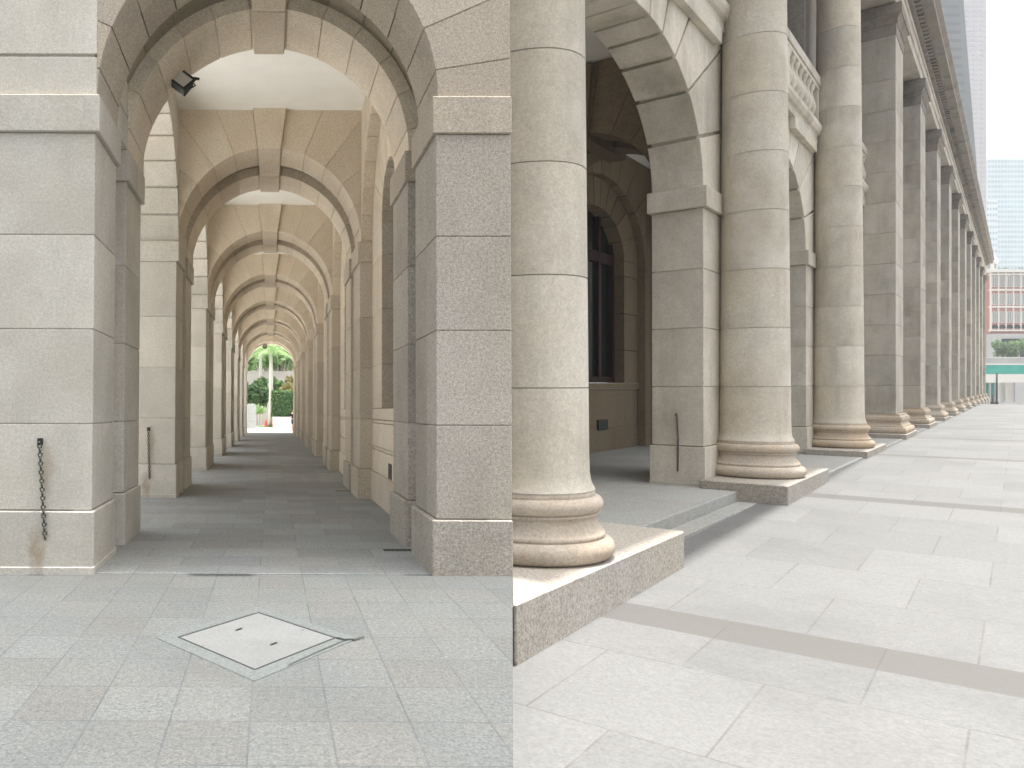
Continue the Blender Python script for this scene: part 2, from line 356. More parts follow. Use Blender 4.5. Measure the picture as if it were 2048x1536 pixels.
# ------------------------------------------------------------------ the arcade (left)
arc = empty('arcade', BL, 'beige granite arcade of round arches with a white plaster ceiling, seen along its passage', 'arcade')
XL, XR_, XO = -1.70, 1.575, -2.95
PL, PR_ = -1.672, 1.532
ZC, ZI0, ZI1 = 6.955, 4.22, 4.58
CX = (-1.685 + 1.595) / 2; RA = 1.64
zcl = [.60, 1.42, 2.325, 3.23, ZI0]
zcr = [.53, 1.42, 2.325, 3.23, ZI0]
ka = R(14.7)
ANG = [0] + [math.pi / 2 + ka * (i + .5) for i in range(-6, 6)] + [math.pi]
ANGL = [i * math.pi / 13 for i in range(14)]
def bayparts(i):
    first = i == 0
    y = i * L; bv = .007 if i < 3 else 0; gp = .016; gpp = .007
    if i == 0 or i == 1:
        # left pier
        m = MB()
        for y0, y1 in ((0, 1.04), (1.63, 2.69)): courses(m, XO, XL, y0, y1, zcl, gpp)
        m.box(XO + .05, XL - .17, 1.08, 1.63, .001, ZI1, .4)
        m.build('pier', G_L, arc, bv).location = (0, y, 0)
        m = MB()
        for y0, y1 in ((0, 1.04), (1.63, 2.69)): 
            m.box(XO - .03, PL, y0 - .028, y1 + .028, -.3, .595); 
        m.box(XO, PL - .17, 1.1, 1.61, -.3, .57, .4)
        m.box(XO - .02, PL + .006, -.036, 1.10, -.3, .075, .3)
        m.build('pier_plinth', G_L, arc, bv * 1.6).location = (0, y, 0)
        m = MB()
        for y0, y1 in ((0, 1.04), (1.63, 2.69)): m.box(XO - .04, XL + .045, y0 - .045, y1 + .045, ZI0, ZI1 - .006)
        m.build('impost', G_L, arc, bv).location = (0, y, 0)
        m = MB(); courses(m, XO, -1.689, 0, 2.69, [ZI1, 4.97, 5.62, 6.28, ZC + .5], .03, .03)
        m.build('pier_head', G_L, arc, bv).location = (0, y, 0)
        # right pier
        m = MB(); xo = 2.292 if first else 2.02
        for y0, y1 in ((0, .48 if first else 1.10), (1.61, 2.69)):
            courses(m, XR_, xo if y0 < 1 else 2.02, y0, y1, zcr, gpp)
        if first: courses(m, XR_, 2.02, .48, 1.10, zcr, gpp, core=False)
        m.box(XR_ + .17, 2.0, 1.08, 1.63, .001, ZI1, .4)
        m.build('pier', G_R if first else G_R2, arc, bv).location = (0, y, 0)
        m = MB()
        m.box(PR_, xo + .001, -.03, .5 if first else 1.128, -.3, .525)
        if first: m.box(PR_, 2.02, .5, 1.128, -.3, .525)
        m.box(PR_, 2.02, 1.582, 2.718, -.3, .525); m.box(PR_ + .17, 2.0, 1.11, 1.6, -.3, .50, .4)
        m.build('pier_plinth', G_R if first else G_R2, arc, bv * 1.6).location = (0, y, 0)
        m = MB()
        m.box(XR_ - .035, xo + .002, -.035, .5 if first else 1.14, ZI0, ZI1 - .006)
        if first: m.box(XR_ - .035, 2.02, .5, 1.14, ZI0, ZI1 - .006)
        m.box(XR_ - .035, 2.02, 1.57, 2.73, ZI0, ZI1 - .006)
        m.build('impost', G_RA if first else G_R2, arc, bv).location = (0, y, 0)
        if False:
            m = MB(); courses(m, 1.801, 2.292, 0, .48, [ZI1, 5.6, ZC + .5], gp); m.build('pier_head', G_R, arc, bv)
        # cross arch: two ribs with a sunk band between them
        for y0, y1, nm in ((0, 1.0, 'arch_rib'), (1.64, 2.69, 'arch_rib')):
            m = MB(); arch(m, CX, ZI1, RA, 1.69, -1.69, 2.292 if (first and y0 == 0) else 1.80, ZC + .45, y0, y1 if not first or y0 else .48, 'y', ANG, gp)
            if first and not y0: arch(m, CX, ZI1, RA, 1.69, -1.69, 1.80, ZC + .45, .48, y1, 'y', ANG, gp, core=False)
            m.build(nm, G_RA if (first and y0 == 0) else G_A, arc, bv).location = (0, y, 0)
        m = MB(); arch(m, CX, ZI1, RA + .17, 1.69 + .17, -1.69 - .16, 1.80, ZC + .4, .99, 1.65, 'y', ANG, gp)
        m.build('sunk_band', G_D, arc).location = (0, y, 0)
        m = MB()
        kz0, kz1 = 6.225, ZC + .01
        m.prism([(CX - .195, kz0), (CX + .195, kz0), (CX + .30, kz1), (CX - .30, kz1)], -.10, .99, 'y')
        m.prism([(CX - .195, kz0 + .008), (CX + .195, kz0 + .008), (CX + .25, 6.6), (CX - .25, 6.6)], 1.0, 1.64, 'y')
        m.prism([(CX - .195, kz0), (CX + .195, kz0), (CX + .30, kz1), (CX - .30, kz1)], 1.65, 2.75, 'y')
        m.build('keystone', G_A, arc, bv).location = (0, y, 0)
        # bay: open arch to the left, blind arch with window niche on the right, ceiling
        m = MB(); arch(m, 4.65, ZI1, 1.96, 1.96, 2.69, 6.61, ZC + .5, XO, -1.665, 'x', ANGL, .035, .03)
        m.build('side_arch', G_L, arc, bv).location = (0, y, 0)
        m = MB(); arch(m, 4.65, ZI1, 1.96, 1.96, 2.69, 6.61, ZC + .5, 1.60, 1.80, 'x', ANGL, .014, .012)
        m.build('blind_arch', G_A, arc, bv).location = (0, y, 0)
        m = MB()
        x0, x1 = 1.80, 2.04
        def strip(z0, z1, dx=0): 
            m.box(x0 + dx, x1, 2.69, 6.61, z0 + .004, z1 - .004)
        strip(.0, .51, -.03); strip(.51, .89); strip(.89, .95, .02); strip(.95, 1.35); strip(1.35, 1.41, .02); strip(1.41, 1.60)
        for a, b in ((1.60, 2.325), (2.325, 3.23), (3.23, 4.13), (4.13, 4.66)):
            m.box(x0, x1, 2.69, 3.89, a + .005, b - .005); m.box(x0, x1, 5.41, 6.61, a + .005, b - .005)
        m.box(x0 + .01, x1, 2.69, 3.87, 1.6, 4.66, .2); m.box(x0 + .01, x1, 5.43, 6.61, 1.6, 4.66, .2)
        arch(m, 4.65, 4.66, .76, .80, 2.69, 6.61, ZC + .5, x0, x1, 'x', ANGL[::1], .010)
        m.build('window_wall', G_L if False else G_A, arc, bv).location = (0, y, 0)
        m = MB(); m.box(2.10, 2.13, 3.8, 5.5, 1.5, 5.6)
        wd = m.build('window', PANE, arc); wd.location = (0, y, 0)
        m = MB()
        for q in (3.90, 4.63, 5.36): m.box(2.04, 2.098, q, q + .05, 1.6, 5.5)
        for q in (1.6, 2.9, 4.2): m.box(2.05, 2.097, 3.9, 5.4, q, q + .05)
        m.build('frame', REDWOOD, wd)
        m = MB(); m.box(1.792, 1.83, 4.30, 4.62, .53, .76); v_ = m.build('vent', DARKMETAL, arc); v_.location = (0, y, 0)
        m = MB(); m.box(-1.665, 1.80, 2.69, 6.61, ZC, ZC + .3); m.build('ceiling', PLASTER, arc).location = (0, y, 0)
for i in (0, 1): bayparts(i)
protos = [o for o in arc.children if abs(o.location.y - L) < 1e-4]
for i in range(2, 8):
    for p in protos:
        if i == 7 and p.name.split('.')[0] in ('side_arch', 'blind_arch', 'window_wall', 'ceiling', 'window', 'vent'): continue
        c = copy_part(p, arc, (0, L * i, 0))
        for ch in p.children: copy_part(ch, c, ch.location)
m = MB(); m.box(XO, 2.04, 0, 48.9, ZC + .5, ZC + .8); m.build('roof_slab', G_R, arc)

# floor drains beside the right piers
for i in range(0, 5):
    m = MB(); m.box(-.16, .16, -.065, .065, -.02, .006)
    d = m.build('floor_drain', DARKMETAL); put(d, BL @ Matrix.Translation((1.42, 1.345 + L * i, .0)), 
        'short dark slot drain in the passage floor beside the %s right pier' % ['nearest', 'second', 'third', 'fourth', 'fifth'][i], 'drain', 'slot drains by the right piers')
    m = MB()
    for q in range(7): m.box(-.15 + q * .045, -.15 + q * .045 + .012, -.06, .06, .006, .010)
    m.build('grate_bar', RUSTY, d)

# chains hanging on the piers
def chain(mtx, length, label, lean, s=1.35, n=22):
    m = MB()
    for q in range(n):
        z = -length * (q + .5) / n; a = (q % 2) * math.pi / 2 + .5; hl = length / n * .78
        pts = []
        for k in range(11):
            t = 2 * math.pi * k / 10; dx, dz = .014 * s * math.cos(t), hl * .62 * math.sin(t)
            pts.append((dx * math.cos(a) + lean * z, dx * math.sin(a) * .9 - .016 * s, z + dz))
        m.tube(pts, .0058 * s, 6)
    o = m.build('chain', RUSTY); put(o, mtx, label, 'chain', 'corroded chains on the piers')
    m = MB(); m.tube([(0, .01, .015), (0, -.03 * s, .015), (lean * .01, -.03 * s, -.01)], .010 * s, 7); m.box(-.02 * s, .02 * s, -.006, .004, -.01, .04 * s); m.build('hook', DARKMETAL, o)
chain(BL @ Matrix.Translation((-2.185, -.03, 1.23)), .90, 'longest corroded chain, on the big bright pier at the left edge', -.07)
chain(BL @ Matrix.Translation((-2.17, L - .03, 1.20)), .86, 'thin corroded chain on the second bright pier from the left, inside the arcade', -.03)

# floodlights
def flood(mtx, s, label):
    t = empty('floodlight', mtx, label, 'lamp', 'floodlights under the arches')
    m = MB(); m.prism([(-.15 * s, -.13 * s), (.15 * s, -.13 * s), (.10 * s, .13 * s), (-.10 * s, .13 * s)], -.06 * s, .10 * s, 'y'); 
    h = m.build('housing', DARKMETAL, t, .008 * s)
    m = MB()
    for x0, x1, z0, z1 in ((-.16, -.125, -.14, .14), (.125, .16, -.14, .14), (-.125, .125, .105, .14), (-.125, .125, -.14, -.105)): m.box(x0 * s, x1 * s, -.085 * s, -.055 * s, z0 * s, z1 * s)
    m.build('bezel', DARKMETAL, t)
    m = MB(); m.box(-.125 * s, .125 * s, -.072 * s, -.061 * s, -.105 * s, .105 * s); m.build('lens', GLASSL, t)
    m = MB(); m.tube([(0, .03 * s, .12 * s), (.02 * s, .06 * s, .22 * s), (.09 * s, .07 * s, .27 * s)], .022 * s, 8)
    m.tube([(-.15 * s, .02 * s, 0), (-.17 * s, .02 * s, .10 * s), (0, .03 * s, .17 * s), (.17 * s, .02 * s, .10 * s), (.15 * s, .02 * s, 0)], .011 * s, 6); m.build('bracket', DARKMETAL, t)
flood(BL @ Matrix.Translation((-1.13, 2.40, 5.70)) @ Matrix.Rotation(R(-20), 4, 'X') @ Matrix.Rotation(R(42), 4, 'Y'), .80, 'black floodlight with square glass fixed under the nearest arch')
flood(BL @ Matrix.Translation((-.45, 48.2, 6.05)) @ Matrix.Rotation(R(-28), 4, 'X'), .9, 'tiny dark floodlight under the farthest arch of the passage')

# manhole cover
t = empty('manhole_cover', LB @ Matrix.Translation((-.09, 5.50, 0)), 'pale diamond-set stone manhole cover with two lifting slots, in the grey paving', 'manhole cover')
hx, hy = .525, .665
m = MB(); m.prism([(-hx, 0), (0, -hy), (hx, 0), (0, hy)], -.02, .006, 'z'); m.build('lid', COVER, t, .003)
m = MB()
for sx, sy, e in ((1, 1, .165), (-1, 1, .165), (1, -1, .165), (-1, -1, .165)):
    o1, o2 = hx + .012, hy + .015; q1, q2 = hx + e, hy + e * 1.25
    m.prism([(sx * o1, 0), (0, sy * o2), (0, sy * q2), (sx * q1, 0)], -.02, .0045, 'z')
m.build('surround', COVFR, t, .002)
m = MB()
w1, w2 = hx + .013, hy + .016
for p, q in (((-w1, 0), (0, -w2)), ((0, -w2), (w1, 0)), ((w1, 0), (0, w2)), ((0, w2), (-w1, 0))):
    d = Vector((q[0] - p[0], q[1] - p[1], 0)).normalized(); nn = Vector((-d.y, d.x, 0)) * .0035
    m.add([(p[0] + nn.x, p[1] + nn.y, .0098), (p[0] - nn.x, p[1] - nn.y, .0098), (q[0] - nn.x, q[1] - nn.y, .0098), (q[0] + nn.x, q[1] + nn.y, .0098)], [(0, 1, 2, 3)])
m.build('seam', DARKMETAL, t)
m = MB()
for pts_, w_ in (([(.535, 0), (.60, -.055), (.635, -.04), (.66, -.05)], .010), ([(.60, -.055), (.40, -.32), (.20, -.60)], .0035), ([(.66, -.05), (.735, .02)], .007)):
    for (ax, ay), (bx_, by_) in zip(pts_[:-1], pts_[1:]):
        d = Vector((bx_ - ax, by_ - ay, 0)).normalized(); q_ = Vector((-d.y, d.x, 0)) * w_
        m.add([(ax + q_.x, ay + q_.y, .0105), (ax - q_.x, ay - q_.y, .0105), (bx_ - q_.x, by_ - q_.y, .0105), (bx_ + q_.x, by_ + q_.y, .0105)], [(0, 1, 2, 3)])
m.build('crack', DARKMETAL, t)
m = MB()
for cx_, cy_ in ((-.13, .19), (.115, -.155)):
    d = Vector((.62, .78, 0)).normalized(); nn = Vector((-d.y, d.x, 0))
    cs = [Vector((cx_, cy_, 0)) + d * a * .035 + nn * b * .008 for a, b in ((-1, -1), (1, -1), (1, 1), (-1, 1))]
    m.add([(c.x, c.y, .0125) for c in cs], [(0, 1, 2, 3)])
m.build('lifting_slot', DARKMETAL, t)

# ------------------------------------------------------------------ the colonnade (right)
col = empty('colonnade', BR, 'long grey granite colonnade with giant columns, balconies and a deep cornice', 'colonnade')
NB = 14
def rt(o, k): o.location = (0, B * T * k, 0); return o
WN, WC = 8.30, 8.95        # neck and top of the capitals
def column_parts():
    # shaft of drums, each with a fine joint
    m = MB(); js = [.41]; z = .99
    while z < WN - .2: js.append(z); z += .64
    js.append(WN)
    def rad(z): q = (z - .41) / (WN - .41); return .347 - .060 * q
    for a, b in zip(js[:-1], js[1:]):
        if a == .41: m.lathe([(.380, .395), (.372, .41), (.357, .44), (.349, .49), (rad(.6), .6), (rad(.8), .8), (rad(b), b - .003)], 64)
        else: m.lathe([(rad(a), a + .003)] + [(rad(a + (b - a) * q), a + (b - a) * q) for q in (.33, .66)] + [(rad(b), b - .003)], 64)
    m.lathe([(rad(.9) - .007, .9), (rad(WN) - .007, WN)], 64, tint=.05)
    sh = m.build('column', G_C, col, scale=T)
    def torus(r, z0, z1, n=9): 
        h = (z1 - z0) / 2; return [(r - h + h * math.sin(math.pi * i / n), z0 + h - h * math.cos(math.pi * i / n)) for i in range(n + 1)]
    pr = torus(.487, 0, .125) + [(.432, .130), (.432, .150)] + [(.432 - .052 * math.sin(math.pi * .5 * i / 6), .150 + .10 * (i / 6)) for i in range(7)] + [(.398, .252), (.398, .268)] + torus(.424, .268, .362) + [(.378, .365), (.378, .395), (.36, .396)]
    m = MB(); m.lathe(pr, 72, tint=.5); ba = m.build('base', G_B, sh, scale=T)
    m = MB(); m.lathe([(.297, WN), (.297, WN + .22), (.33, WN + .24), (.33, WN + .27), (.31, WN + .29), (.36, WN + .40)], 48, tint=.5); m.box(-.40, .40, -.40, .40, WN + .40, WC - .02); m.build('capital', G_E, sh, scale=T)
    return sh
c0 = column_parts(); c0.location = (.01 * T, -.20 * T, 0)
for k in (1, 2):
    c = copy_part(c0, col, (.01 * T, (B * k - .20) * T, 0))
    for ch in c0.children: copy_part(ch, c, (0, 0, 0))
# plinths
m = MB(); m.prism([(.50, -1.36), (.50, 1.16), (-.45, 1.16), (-.45, -.52), (.12, -1.22)], -.40, 0, 'z'); m.build('plinth', G_P, col, .018, scale=T)
def plinth(k):
    m = MB(); m.prism([(.50, -1.12), (.50, 1.16), (-.305, 1.16), (-.305, -1.12)], -.40, 0, 'z'); return rt(m.build('plinth', G_P, col, .018, scale=T), k)
pl = plinth(1)
for k in range(2, NB): copy_part(pl, col, (0, B * T * k, 0))
# pilasters from the fourth bay on
m = MB(); courses(m, -.31, .29, -.70, .70, [.40] + [.99 + .64 * q for q in range(11)] + [WN], .010, .008); pil = m.build('pilaster', G_PW, col, .01, scale=T); rt(pil, 3)
m = MB()
pr = [(.16, 0), (.175, .03), (.18, .07), (.165, .115), (.125, .13), (.125, .15), (.10, .17), (.075, .21), (.07, .25), (.09, .252), (.10, .29), (.09, .34), (.05, .365), (.05, .395), (.01, .40)]
m.squarelathe(pr, .30, .70, .5); pb = m.build('base', G_B, pil, scale=T)
m = MB(); m.squarelathe([(0, WN), (0, WN + .22), (.03, WN + .24), (.03, WN + .28), (.01, WN + .29), (.08, WN + .42), (.10, WN + .42), (.10, WC - .02), (0, WC - .02)], .30, .70, .5); pcap = m.build('capital', G_E, pil, scale=T)
for k in range(4, NB):
    c = copy_part(pil, col, (0, B * T * k, 0))
    for ch in pil.children: copy_part(ch, c, (0, 0, 0))
# piers behind the columns, arcade arches, steps, balconies
ANR = [0] + [math.pi / 2 + R(18) * (i + .5) for i in range(-5, 5)] + [math.pi]
ANR = [R(x) for x in (0, 16, 33, 50, 66, 82, 98, 114, 130, 147, 164, 180)]
pz_ = [.34, .99, 1.63, 2.27, 2.93]
def pier_col(k, v0=-.95, v1=.95):
    m = MB(); courses(m, -.84, -.31, v0, v1, pz_, .009, .009); p = rt(m.build('pier', G_C, col, .009, scale=T), k)
    m = MB(); m.box(-.86, -.29, v0 - .02, v1 + .02, -.3, .335); m.box(-.865, -.287, v0 - .024, v1, -.3, -.06); m.build('pier_base', G_C, p, .01, scale=T)
    m = MB(); m.box(-.88, -.265, v0 - .045, v1 + .045, 2.93, 3.16); m.build('impost', G_C, p, .012, scale=T)
    return p
pier_col(0, .45, .95)
p1 = pier_col(1)
for k in range(2, NB):
    c = copy_part(p1, col, (0, B * T * k, 0))
    for ch in p1.children: copy_part(ch, c, (0, 0, 0))
def bay(k):
    m = MB(); arch(m, B / 2, 3.16, B / 2 - .95, 1.27, .45 if k == 0 else .0, B, 4.97, -.84, -.31, 'x', ANR, .038, .034)
    return rt(m.build('arcade_arch', G_C, col, .012, scale=T), k)
a0 = bay(0)
a1 = bay(1)
for k in range(2, NB - 1): copy_part(a1, col, (0, B * T * k, 0))
# steps / stylobate
m = MB(); m.prism([(.05, 1.17), (.05, B - 1.13), (-2.9, B - 1.13), (-2.9, 3.4), (-1.2, .9), (-.4, .9), (-.4, 1.17)], -.5, -.09, 'z'); m.build('step', granite('granite_step', (.33, .335, .315), warm=(.30, .29, .26), speck=60, speck_amt=.25, stain=.4, sc=1.6, streak=0, extra=joints(1, 0, 1.5, .9, .3, 0, .006, .6, .5, (.2, .2, .2), .06)), col, .012, scale=T)
m = MB(); m.box(.052, .235, 1.17, B - 1.13, -.6, -.195); m.build('step', bpy.data.materials['granite_step'], col, .01, scale=T)
m = MB(); m.box(-2.9, .44, B - 1.13 + .012, B * (NB) - 3, -.5, -.09); m.build('step', bpy.data.materials['granite_step'], col, .012, scale=T)
# balcony: ledge, balusters, rail, corbel panel
def baluster_prof(): return [(.045, 0), (.045, .04), (.030, .05), (.026, .09), (.052, .20), (.056, .26), (.040, .36), (.026, .46), (.026, .52), (.040, .55), (.045, .60), (.045, .64)]
def balcony(k):
    y0, y1 = .30, B - .30
    m = MB(); m.prism([(-.17, 5.16), (-.17, 5.23), (-.60, 5.23), (-.60, 4.97), (-.24, 4.97), (-.24, 5.08), (-.20, 5.10)], y0, y1, 'y')
    led = rt(m.build('balcony_ledge', G_C, col, .01, scale=T), k)
    for q in (.55, B - 2.25):
        m = MB(); m.box(-.308, -.225, q, q + 1.7, 4.79, 4.968); m.build('corbel', G_C, led, .008, scale=T)
    m = MB(); m.box(-.37, -.19, y0, y1, 5.88, 6.02); m.box(-.35, -.21, y0, y1, 5.82, 5.878); m.build('rail', G_C, led, .008, scale=T)
    m = MB()
    for yy in (y0, B / 2 - .12, y1 - .24): m.box(-.345, -.215, yy, yy + .24, 5.232, 5.818)
    m.build('post', G_C, led, .006, scale=T)
    xs = [y0 + .34 + .30 * q for q in range(30)]
    xs = [x for x in xs if x < y1 - .3 and abs(x - B / 2) > .18]
    for x in xs:
        m = MB(); m.lathe([(r * 1.55, z * .92) for r, z in baluster_prof()], 14, cx=-.28, cy=x, z0=5.232, tint=.5)
        m.build('baluster', G_C, led, scale=T)
    return led
b1 = balcony(1)
for k in list(range(0, 1)) + list(range(2, NB - 1)):
    c = copy_part(b1, col, (0, B * T * k, 0))
    for ch in b1.children:
        if k > 5 and ch.name.startswith('baluster'): continue
        copy_part(ch, c, (0, 0, 0))
# upper storey wall, with dark framed panes put in for the deep openings' shade
m = MB(); m.box(-1.5, -1.2, .9, B * NB - 3, 4.97, 9.0)
for k in range(0, NB):
    m.box(-1.06, -.40, B * k - (.55 if k else -.5), B * k + .55 + (.3 if k == 0 else 0), 4.972, 8.98)
m.build('upper_wall', G_E, col, scale=T)
m = MB(); m.box(-.03, .03, -2.2, 2.2, 5.0, 8.6); shade_pane = m.build('window', PANE, col, scale=T); shade_pane.location = (-1.15 * T, B / 2 * T, 0)
m = MB()
for q in (-2.2, -.75, .7, 2.14): m.box(.03, .07, q, q + .06, 5.0, 8.6)
for q in (5.0, 6.8, 8.5): m.box(.031, .068, -2.2, 2.2, q, q + .06)
m.build('frame', REDWOOD, shade_pane, scale=T)
for k in range(1, NB - 1):
    c = copy_part(shade_pane, col, (-1.15 * T, (B / 2 + B * k) * T, 0)); copy_part(shade_pane.children[0], c, (0, 0, 0))
# entablature
y0, y1 = -.25, B * (NB - 1) + 1.0
m = MB(); m.box(-1.3, .30, y0, y1, WC, WC + .24); m.box(-1.3, .325, y0, y1, WC + .243, WC + .46); m.box(-1.3, .36, y0, y1, WC + .463, WC + .53); m.build('architrave', G_C, col, .01, scale=T)
m = MB(); m.box(-1.3, .30, y0, y1, WC + .533, WC + .85); m.build('frieze', G_E, col, scale=T)
m = MB(); m.box(-1.3, .38, y0, y1, WC + .853, WC + .91)
q = y0 + .05
while q < y1: m.box(-.2, .50, q, q + .16, WC + .912, WC + 1.0, .5); q += .30
m.box(-1.3, .70, y0, y1, WC + 1.003, WC + 1.14); m.prism([(-1.3, WC + 1.143), (.70, WC + 1.143), (.78, WC + 1.26), (.78, WC + 1.30), (-1.3, WC + 1.30)], y0, y1, 'y')
m.build('cornice', G_E, col, .006, scale=T)
m = MB(); m.prism([(-1.3, .4), (-1.3, y1), (-5.0, y1), (-5.0, 3.8), (-2.0, 1.0)], WC, WC + 1.0, 'z'); m.build('roof_slab', G_E, col, scale=T)
# inner wall of the passage, its windows, cross arches and ceiling
def inner(k, v0=0.0):
    m = MB(); c_ = B / 2; a_ = B / 2 - .95
    lo = max(v0, 0)
    m.box(-3.2, -2.89, lo, B, -.09, .30, .4); m.box(-3.2, -2.90, lo, B, .30, .95, .6); m.box(-3.2, -2.86, lo, B, .955, 1.05, .5)
    if lo < c_ - 1.22: 
        m.box(-3.2, -2.89, lo, c_ - 1.22, 1.05, 3.2)
        arch(m, c_, 3.2, 1.22, .76, lo, B, 4.97, -3.2, -2.89, 'x', ANR, .02, .016)
    for a, b in ((1.05, 1.63), (1.63, 2.27), (2.27, 2.93), (2.93, 3.2)): m.box(-3.2, -2.89, c_ + 1.22, B, a + .005, b - .005)
    if v0 == 0:
        arch(m, c_, 3.16, a_, 1.27, .95, B - .95, 4.97, -2.888, -2.75, 'x', ANR, .02, .016)
        m.box(-2.888, -2.75, 0, .95, -.09, 4.97, .4)
    m.box(-2.888, -2.75, B - .95, B, -.09, 4.97, .4)
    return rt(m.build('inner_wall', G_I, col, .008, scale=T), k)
inner(0, 3.6)
i1 = inner(1)
for k in range(2, NB - 1): copy_part(i1, col, (0, B * T * k, 0))
m = MB(); m.box(-3.16, -3.12, B / 2 - 1.2, B / 2 + 1.2, 1.08, 3.99); wi = m.build('window', PANE, col, scale=T); rt(wi, 1)
m = MB()
for q in (-1.22, -.05, .50, 1.12): m.box(-3.12, -3.06, B / 2 + q, B / 2 + q + .10, 1.06, 4.0)
for q in (1.06, 3.12): m.box(-3.121, -3.065, B / 2 - 1.2, B / 2 + 1.2, q, q + (.10 if q != 3.12 else .18))
m.build('frame', REDWOOD, wi, scale=T)
for k in (2, 3):
    c = copy_part(wi, col, (0, B * T * k, 0)); copy_part(wi.children[0], c, (0, 0, 0))
m = MB(); m.box(-2.895, -2.865, B / 2 - .02, B / 2 + .38, .27, .44)
rt(m.build('vent', DARKMETAL, col, scale=T), 1)
def cross(k):
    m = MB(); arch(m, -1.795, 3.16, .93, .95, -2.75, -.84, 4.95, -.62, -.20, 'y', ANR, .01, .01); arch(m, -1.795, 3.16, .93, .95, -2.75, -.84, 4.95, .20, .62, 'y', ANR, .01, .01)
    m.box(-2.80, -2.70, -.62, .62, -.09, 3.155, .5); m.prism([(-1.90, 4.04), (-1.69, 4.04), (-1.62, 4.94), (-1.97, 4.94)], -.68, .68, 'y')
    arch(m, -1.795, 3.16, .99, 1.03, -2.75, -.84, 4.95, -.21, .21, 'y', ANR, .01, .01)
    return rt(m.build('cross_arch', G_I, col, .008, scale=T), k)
x1 = cross(1)
for k in range(2, 6): copy_part(x1, col, (0, B * T * k, 0))
m = MB(); m.prism([(-.84, .95), (-.84, y1), (-2.9, y1), (-2.9, 3.4), (-1.2, .95)], 4.96, 5.1, 'z'); m.build('ceiling', PLASTER, col, scale=T)
m = MB(); m.prism([(-.86, .50), (-.86, .80), (-2.85, 3.75), (-3.05, 3.55), (-1.1, .50)], -.3, 8.9, 'z'); m.build('closing_wall', G_I, col, scale=T)  # unseen wall added across the near end to darken the passage
m = MB(); m.box(-5.0, .30, y1 - 1.6, y1 - .3, -.5, WC, .5); m.build('closing_wall', G_E, col, scale=T)
# lightning rods on the piers
for k, nm in ((1, 'thin dark rod hooked on the first pier of the colonnade'), (2, 'thin dark rod on the pier behind the second column')):
    m = MB(); m.tube([(0, -.055, .0), (0, -.02, .02), (.0, 0, .0), (.012, .0, -.25), (.008, 0, -.62)], [.006, .008, .009, .009, .008], 7)
    o = m.build('rod', RUSTY, scale=T); put(o, BR @ Matrix.Translation((-.57 * T, (B * k - .97 - .012) * T, .68 * T)), nm, 'rod', 'rods on the colonnade piers')
exec_bg = True
# ------------------------------------------------------------------ garden beyond the arcade
def leafmat(name, c1, c2):
    m, n, b = mat_new(name); at = nd(n, 'ShaderNodeAttribute', attribute_name='tint').outputs['Fac']
    n.links.new(mixc(n, at, c1, c2), b.inputs['Base Color']); b.inputs['Roughness'].default_value = .55
    tr = n.nodes.new('ShaderNodeBsdfTranslucent'); n.links.new(mixc(n, at, c1, c2), tr.inputs[0])
    ms = n.nodes.new('ShaderNodeMixShader'); ms.inputs[0].default_value = .35
    n.links.new(b.outputs[0], ms.inputs[1]); n.links.new(tr.outputs[0], ms.inputs[2]); n.links.new(ms.outputs[0], n.nodes['Material Output'].inputs[0])
    return m
LEAF = leafmat('foliage', (.055, .13, .045), (.20, .32, .11))
LEAFL = leafmat('foliage_light', (.12, .26, .08), (.36, .48, .20))
LEAFD = leafmat('foliage_dark', (.03, .08, .025), (.09, .17, .05))
BARK = plain('bark', (.36, .33, .28), .9, 0, .25, 20, .1, .4)
PALMBARK = plain('palm_bark', (.62, .60, .55), .9, 0, .12, 9, .1, .3)
def leaves(m, c, rx, ry, rz, n, s, clumps=14, shell=.55, boxy=False):
    cl = []
    for _ in range(clumps):
        if boxy: d = Vector((random.uniform(-1, 1), random.uniform(-1, 1), random.uniform(-1, 1)))
        else:
            d = Vector((random.gauss(0, 1), random.gauss(0, 1), random.gauss(0, 1))).normalized() * random.uniform(.25, .8)
        cl.append((d, random.random()))
    for _ in range(n):
        if boxy:
            d = Vector((random.uniform(-1, 1), random.uniform(-1, 1), random.uniform(-1, 1)))
            a = random.choice((0, 1, 2)); d[a] = random.choice((-1, 1)) * random.uniform(.85, 1.04); t = random.random()
        else:
            q, t = random.choice(cl); d = q + Vector((random.gauss(0, 1), random.gauss(0, 1), random.gauss(0, 1))).normalized() * random.uniform(.15, .42)
        p = Vector((c[0] + d.x * rx, c[1] + d.y * ry, c[2] + d.z * rz))
        u = Vector((random.gauss(0, 1), random.gauss(0, 1), random.gauss(0, 1))).normalized(); w_ = u.orthogonal().normalized(); w_ = (w_ + u.cross(w_) * random.uniform(-1, 1)).normalized()
        sz = s * random.uniform(.6, 1.3)
        m.add([p - u * sz, p - w_ * sz * .42, p + u * sz, p + w_ * sz * .42], [(0, 1, 2, 3)], min(1, max(0, t * .6 + random.random() * .4)))
def LP(px, v, D):     # a point of the arcade's own frame from its place in the photograph
    return Vector(((px - 542) / F * D, D, -(v - 822) / F * D + H))
